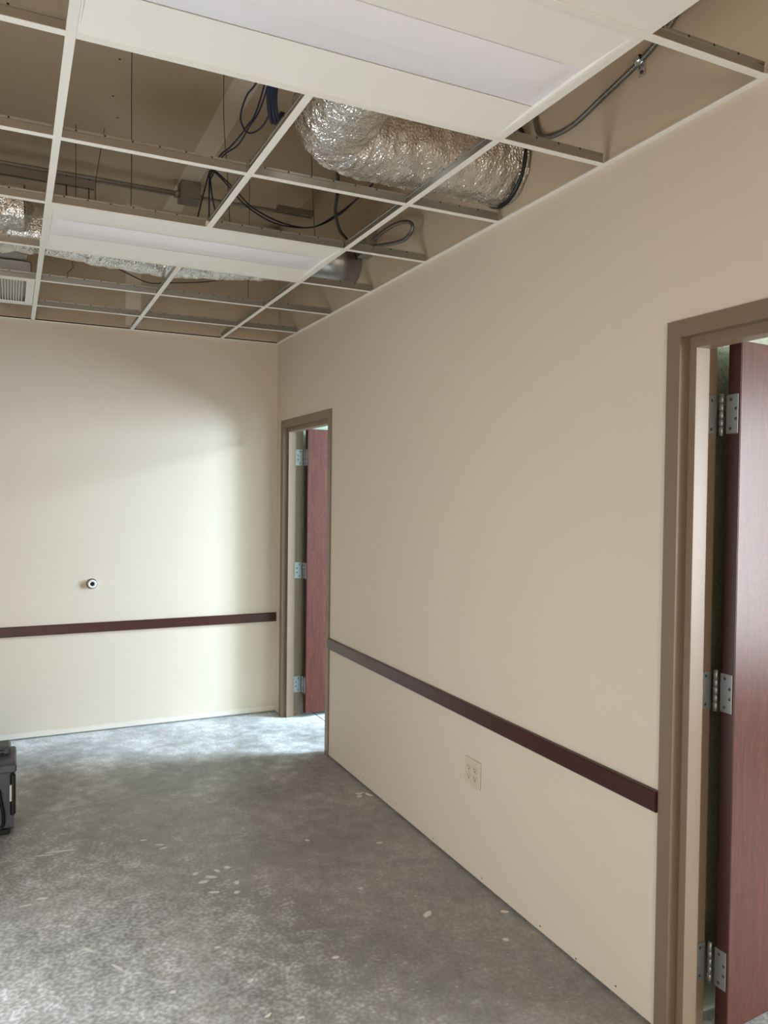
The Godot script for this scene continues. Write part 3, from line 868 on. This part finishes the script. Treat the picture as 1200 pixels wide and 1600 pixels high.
	lathe(st, Vector3(-0.003, -0.026, 0.0), Vector3(-1, 0, 0), [Vector2(0.006, 0.0), Vector2(0.005, 0.003), Vector2(0.0, 0.004)], 10)
	part("screw", st, M["screw steel"], clip)
	var wb := thing("wall_box", "grey steel electrical box on the long wall above the farther light", "electrical box", Vector3(1.72, 2.96, -3.89))
	part("box_body", b1(Vector3(-0.02, -0.055, -0.06), Vector3(0.05, 0.065, 0.06), 0.004), M["conduit steel"], wb)
	part("cover", b1(Vector3(-0.023, -0.058, -0.063), Vector3(-0.02, 0.068, 0.063), 0.001), M["sheet metal"], wb)
	cable("control_wire", "thin black wire slung under the sagging foil duct", [Vector3(0.49, 2.815, -4.41), Vector3(0.58, 2.780, -4.41), Vector3(0.68, 2.755, -4.43), Vector3(0.78, 2.762, -4.41), Vector3(0.95, 2.785, -4.40), Vector3(1.1, 2.82, -4.40)], 0.003, "black rubber")
	cable("control_wire", "thin wire bent in a ring near the end wall", [Vector3(0.72, 2.76, -4.62), Vector3(0.68, 2.80, -4.80), Vector3(0.66, 2.85, -5.0), Vector3(0.70, 2.87, -5.15), Vector3(0.75, 2.85, -5.05), Vector3(0.77, 2.80, -4.85), Vector3(0.75, 2.76, -4.70)], 0.003, "black rubber")

func armoured(label: String, ctrl: Array) -> void:
	var pts := spline(ctrl, 0.0035)
	var fr := frames(pts)
	var st := mk(true)
	var seg := 9
	var pos := func(i: int, k: int) -> Vector3:
		var a := TAU * k / seg
		var r := 0.0085 + 0.0009 * (1.0 if (i % 3) == 0 else -0.5)
		return pts[i] + (fr[i][0] * cos(a) + fr[i][1] * sin(a)) * r
	for i in pts.size() - 1:
		for k in seg:
			quad_n(st, pos.call(i, k), pos.call(i, k + 1), pos.call(i + 1, k + 1), pos.call(i + 1, k), pos.call(i, k) - pts[i])
	tag(part("armoured_cable", st, M["armour"], self), label, "cable", "armoured cables")

func strut(label: String, x0: float, x1: float, y: float, z: float) -> void:
	var t := thing("strut_channel", label, "strut", Vector3(x0, y, z), "slotted struts")
	var l := x1 - x0
	var st := mk()
	box(st, Vector3(0, 0, -0.0205), Vector3(l, 0.041, -0.018))
	box(st, Vector3(0, 0, 0.018), Vector3(l, 0.041, 0.0205))
	box(st, Vector3(0, 0.0385, -0.018), Vector3(l, 0.041, 0.018))
	box(st, Vector3(0, 0, -0.018), Vector3(l, 0.0025, -0.011))
	box(st, Vector3(0, 0, 0.011), Vector3(l, 0.0025, 0.018))
	part("channel", st, M["conduit steel"], t)
	for x in ([l - 0.03, l - 0.15] if l > 1.0 else []):
		st = mk(true)
		cyl(st, Vector3(x, -0.10, 0), Vector3(x, 0.055, 0), 0.0035, 8)
		part("threaded_rod", st, M["wire steel"], t)

func build_wall_items() -> void:
	# chair rails
	var prof := func(d: float) -> PackedVector2Array:
		return PackedVector2Array([Vector2(0, 0.0), Vector2(d - 0.004, 0.0), Vector2(d, 0.004), Vector2(d, 0.060), Vector2(d - 0.004, 0.064), Vector2(0, 0.064)])
	var st := mk()
	extrude(st, prof.call(0.019), func(p: Vector2, t: float) -> Vector3: return Vector3(XW - p.x, 0.669 + p.y, t), -4.456, -1.751)
	tag(part("chair_rail", st, M["rail wood"], self), "dark cherry wood rail along the long wall between the two doorways", "chair rail", "wooden chair rails")
	st = mk()
	extrude(st, prof.call(0.019), func(p: Vector2, t: float) -> Vector3: return Vector3(t, 0.674 + p.y, ZF + p.x), XL, XW - 0.001)
	tag(part("chair_rail", st, M["rail wood"], self), "dark cherry wood rail across the end wall, ending at the corner", "chair rail", "wooden chair rails")

	# double outlet
	var o := thing("wall_outlet", "beige double outlet plate low on the long wall under the rail", "outlet", Vector3(XW, 0.445, -2.797))
	part("plate", b1(Vector3(-0.006, -0.058, -0.059), Vector3(0.0, 0.058, 0.059), 0.0025), M["plate plastic"], o)
	for z in [-0.023, 0.023]:
		for y in [-0.0195, 0.0195]:
			st = mk(true)
			var face: Array[Vector2] = []
			for k in 25:
				var a := TAU * k / 24.0
				face.append(Vector2(clampf(cos(a) * 0.0165, -0.0165, 0.0165), clampf(sin(a) * 0.0175, -0.0135, 0.0135)))
			st = mk()
			var poly := PackedVector2Array(face.slice(0, 24))
			extrude(st, poly, func(p: Vector2, t: float) -> Vector3: return Vector3(t, y + p.y, z + p.x), -0.0085, -0.0055)
			var r := part("receptacle", st, M["plate plastic"], o)
			st = mk()
			box(st, Vector3(-0.0089, y - 0.001, z - 0.0082), Vector3(-0.0084, y + 0.007, z - 0.0056))
			box(st, Vector3(-0.0089, y - 0.001, z + 0.0056), Vector3(-0.0084, y + 0.006, z + 0.0082))
			part("slots", st, M["slot dark"], r)
			st = mk(true)
			lathe(st, Vector3(-0.0084, y - 0.0075, z), Vector3(-1, 0, 0), [Vector2(0.003, 0.0), Vector2(0.003, 0.0005), Vector2(0.0, 0.0005)], 10)
			part("ground_hole", st, M["slot dark"], r)
		st = mk(true)
		lathe(st, Vector3(-0.006, 0.0, z), Vector3(-1, 0, 0), [Vector2(0.0035, 0.0), Vector2(0.003, 0.0012), Vector2(0.0, 0.0016)], 12)
		part("screw", st, M["plate plastic"], o)

	# capped pipe stub on the end wall
	var p := thing("pipe_stub", "small round white pipe stub with a dark bore on the end wall", "pipe stub", Vector3(0.492, 0.998, ZF))
	st = mk(true)
	lathe(st, Vector3.ZERO, Vector3(0, 0, 1), [Vector2(0.034, 0.0), Vector2(0.034, 0.003), Vector2(0.027, 0.004)], 40)
	part("shaded_rim", st, M["screw steel"], p)  # dark ring coloured to stand for the shaded gap round the pipe
	st = mk(true)
	lathe(st, Vector3.ZERO, Vector3(0, 0, 1), [Vector2(0.028, 0.002), Vector2(0.028, 0.020), Vector2(0.025, 0.024), Vector2(0.017, 0.024), Vector2(0.014, 0.020), Vector2(0.014, 0.008)], 40)
	part("pipe", st, M["white plastic"], p)
	st = mk(true)
	lathe(st, Vector3.ZERO, Vector3(0, 0, 1), [Vector2(0.0142, 0.013), Vector2(0.0, 0.0125)], 24)
	part("bore", st, M["pipe hole"], p)

	# flakes of old adhesive on the slab by the long wall
	var chips := [[1.70, -3.83, 0.020, 0.3, "pale plaster flake on the floor by the long wall, rounder of the pair"], [1.745, -3.79, 0.024, 1.1, "curled pale flake on the floor touching the long wall, under the outlet side"], [1.735, -2.505, 0.016, 0.6, "small pale flake on the floor by the long wall, closest to the near doorway"], [0.722, -2.30, 0.012, -0.5, "tiny white chip on the open floor nearest the camera"]]
	var rng := RandomNumberGenerator.new()
	rng.seed = 9
	for c in chips:
		st = mk()
		var poly := PackedVector2Array()
		for k in 9:
			var a := TAU * k / 9.0
			poly.append(Vector2(cos(a) * 1.3, sin(a) * 0.6) * c[2] * rng.randf_range(0.65, 1.0))
		extrude(st, poly, func(q: Vector2, t: float) -> Vector3:
			var w := q.rotated(c[3])
			return Vector3(c[0] + w.x, t + absf(q.x) * 0.12, c[1] + w.y), 0.0002, 0.0022)
		tag(part("plaster_flake", st, M["bare wall band"], self), c[4], "plaster flake", "loose flakes on the slab")

func build_case() -> void:
	var o := thing("tool_case", "dark grey plastic tool case with black latches standing on the floor", "tool case", Vector3(-0.30, 0.0, -4.24))
	# tapering body
	var st := mk()
	var low := 0.315
	var prof := PackedVector2Array([Vector2(-0.02, 0.02), Vector2(0.19, 0.02), Vector2(0.205, 0.035), Vector2(0.225, 0.30), Vector2(0.225, 0.335), Vector2(0.215, 0.345), Vector2(-0.035, 0.345), Vector2(-0.045, 0.335), Vector2(-0.045, 0.30), Vector2(-0.03, 0.035)])
	extrude(st, prof, func(q: Vector2, t: float) -> Vector3: return Vector3(t * (1.0 + 0.02 * q.y / 0.3), q.y, q.x), -low, low)
	part("body", st, M["case grey"], o)
	st = mk()
	box(st, Vector3(-0.328, 0.300, -0.052), Vector3(0.328, 0.338, 0.236), 0.006)
	part("rim", st, M["case grey"], o)
	st = mk()
	# raised black border of the front panel, an arch
	var arch := [Vector3(-0.27, 0.05, 0.214), Vector3(-0.262, 0.16, 0.222), Vector3(-0.22, 0.255, 0.229), Vector3(0.0, 0.268, 0.231), Vector3(0.22, 0.255, 0.229), Vector3(0.262, 0.16, 0.222), Vector3(0.27, 0.05, 0.214), Vector3(0.22, 0.03, 0.212), Vector3(0.0, 0.026, 0.212), Vector3(-0.22, 0.03, 0.212), Vector3(-0.27, 0.05, 0.214)]
	st = mk(true)
	tube(st, spline(arch, 0.02), 0.008, 8)
	part("front_border", st, M["case black"], o)
	for s in [-1.0, 1.0]:
		var la := part("latch", b1(Vector3(s * 0.312 - 0.012, 0.10, 0.20), Vector3(s * 0.312 + 0.012, 0.300, 0.245), 0.008), M["case black"], o)
		part("latch_clip", b1(Vector3(s * 0.300 - 0.004, 0.17, 0.235), Vector3(s * 0.304 + 0.005, 0.25, 0.252), 0.003), M["chrome"], la)
		part("foot", b1(Vector3(s * 0.27 - 0.03, 0.0, -0.02), Vector3(s * 0.27 + 0.03, 0.03, 0.205), 0.005), M["case black"], o)
	st = mk()
	box(st, Vector3(-0.303, 0.343, -0.02), Vector3(0.303, 0.385, 0.10), 0.010)
	part("lid", st, M["case grey"], o)
	st = mk()
	box(st, Vector3(-0.26, 0.353, 0.096), Vector3(0.275, 0.359, 0.104), 0.002)
	box(st, Vector3(-0.26, 0.367, 0.096), Vector3(0.275, 0.373, 0.104), 0.002)
	part("groove", st, M["case black"], o)
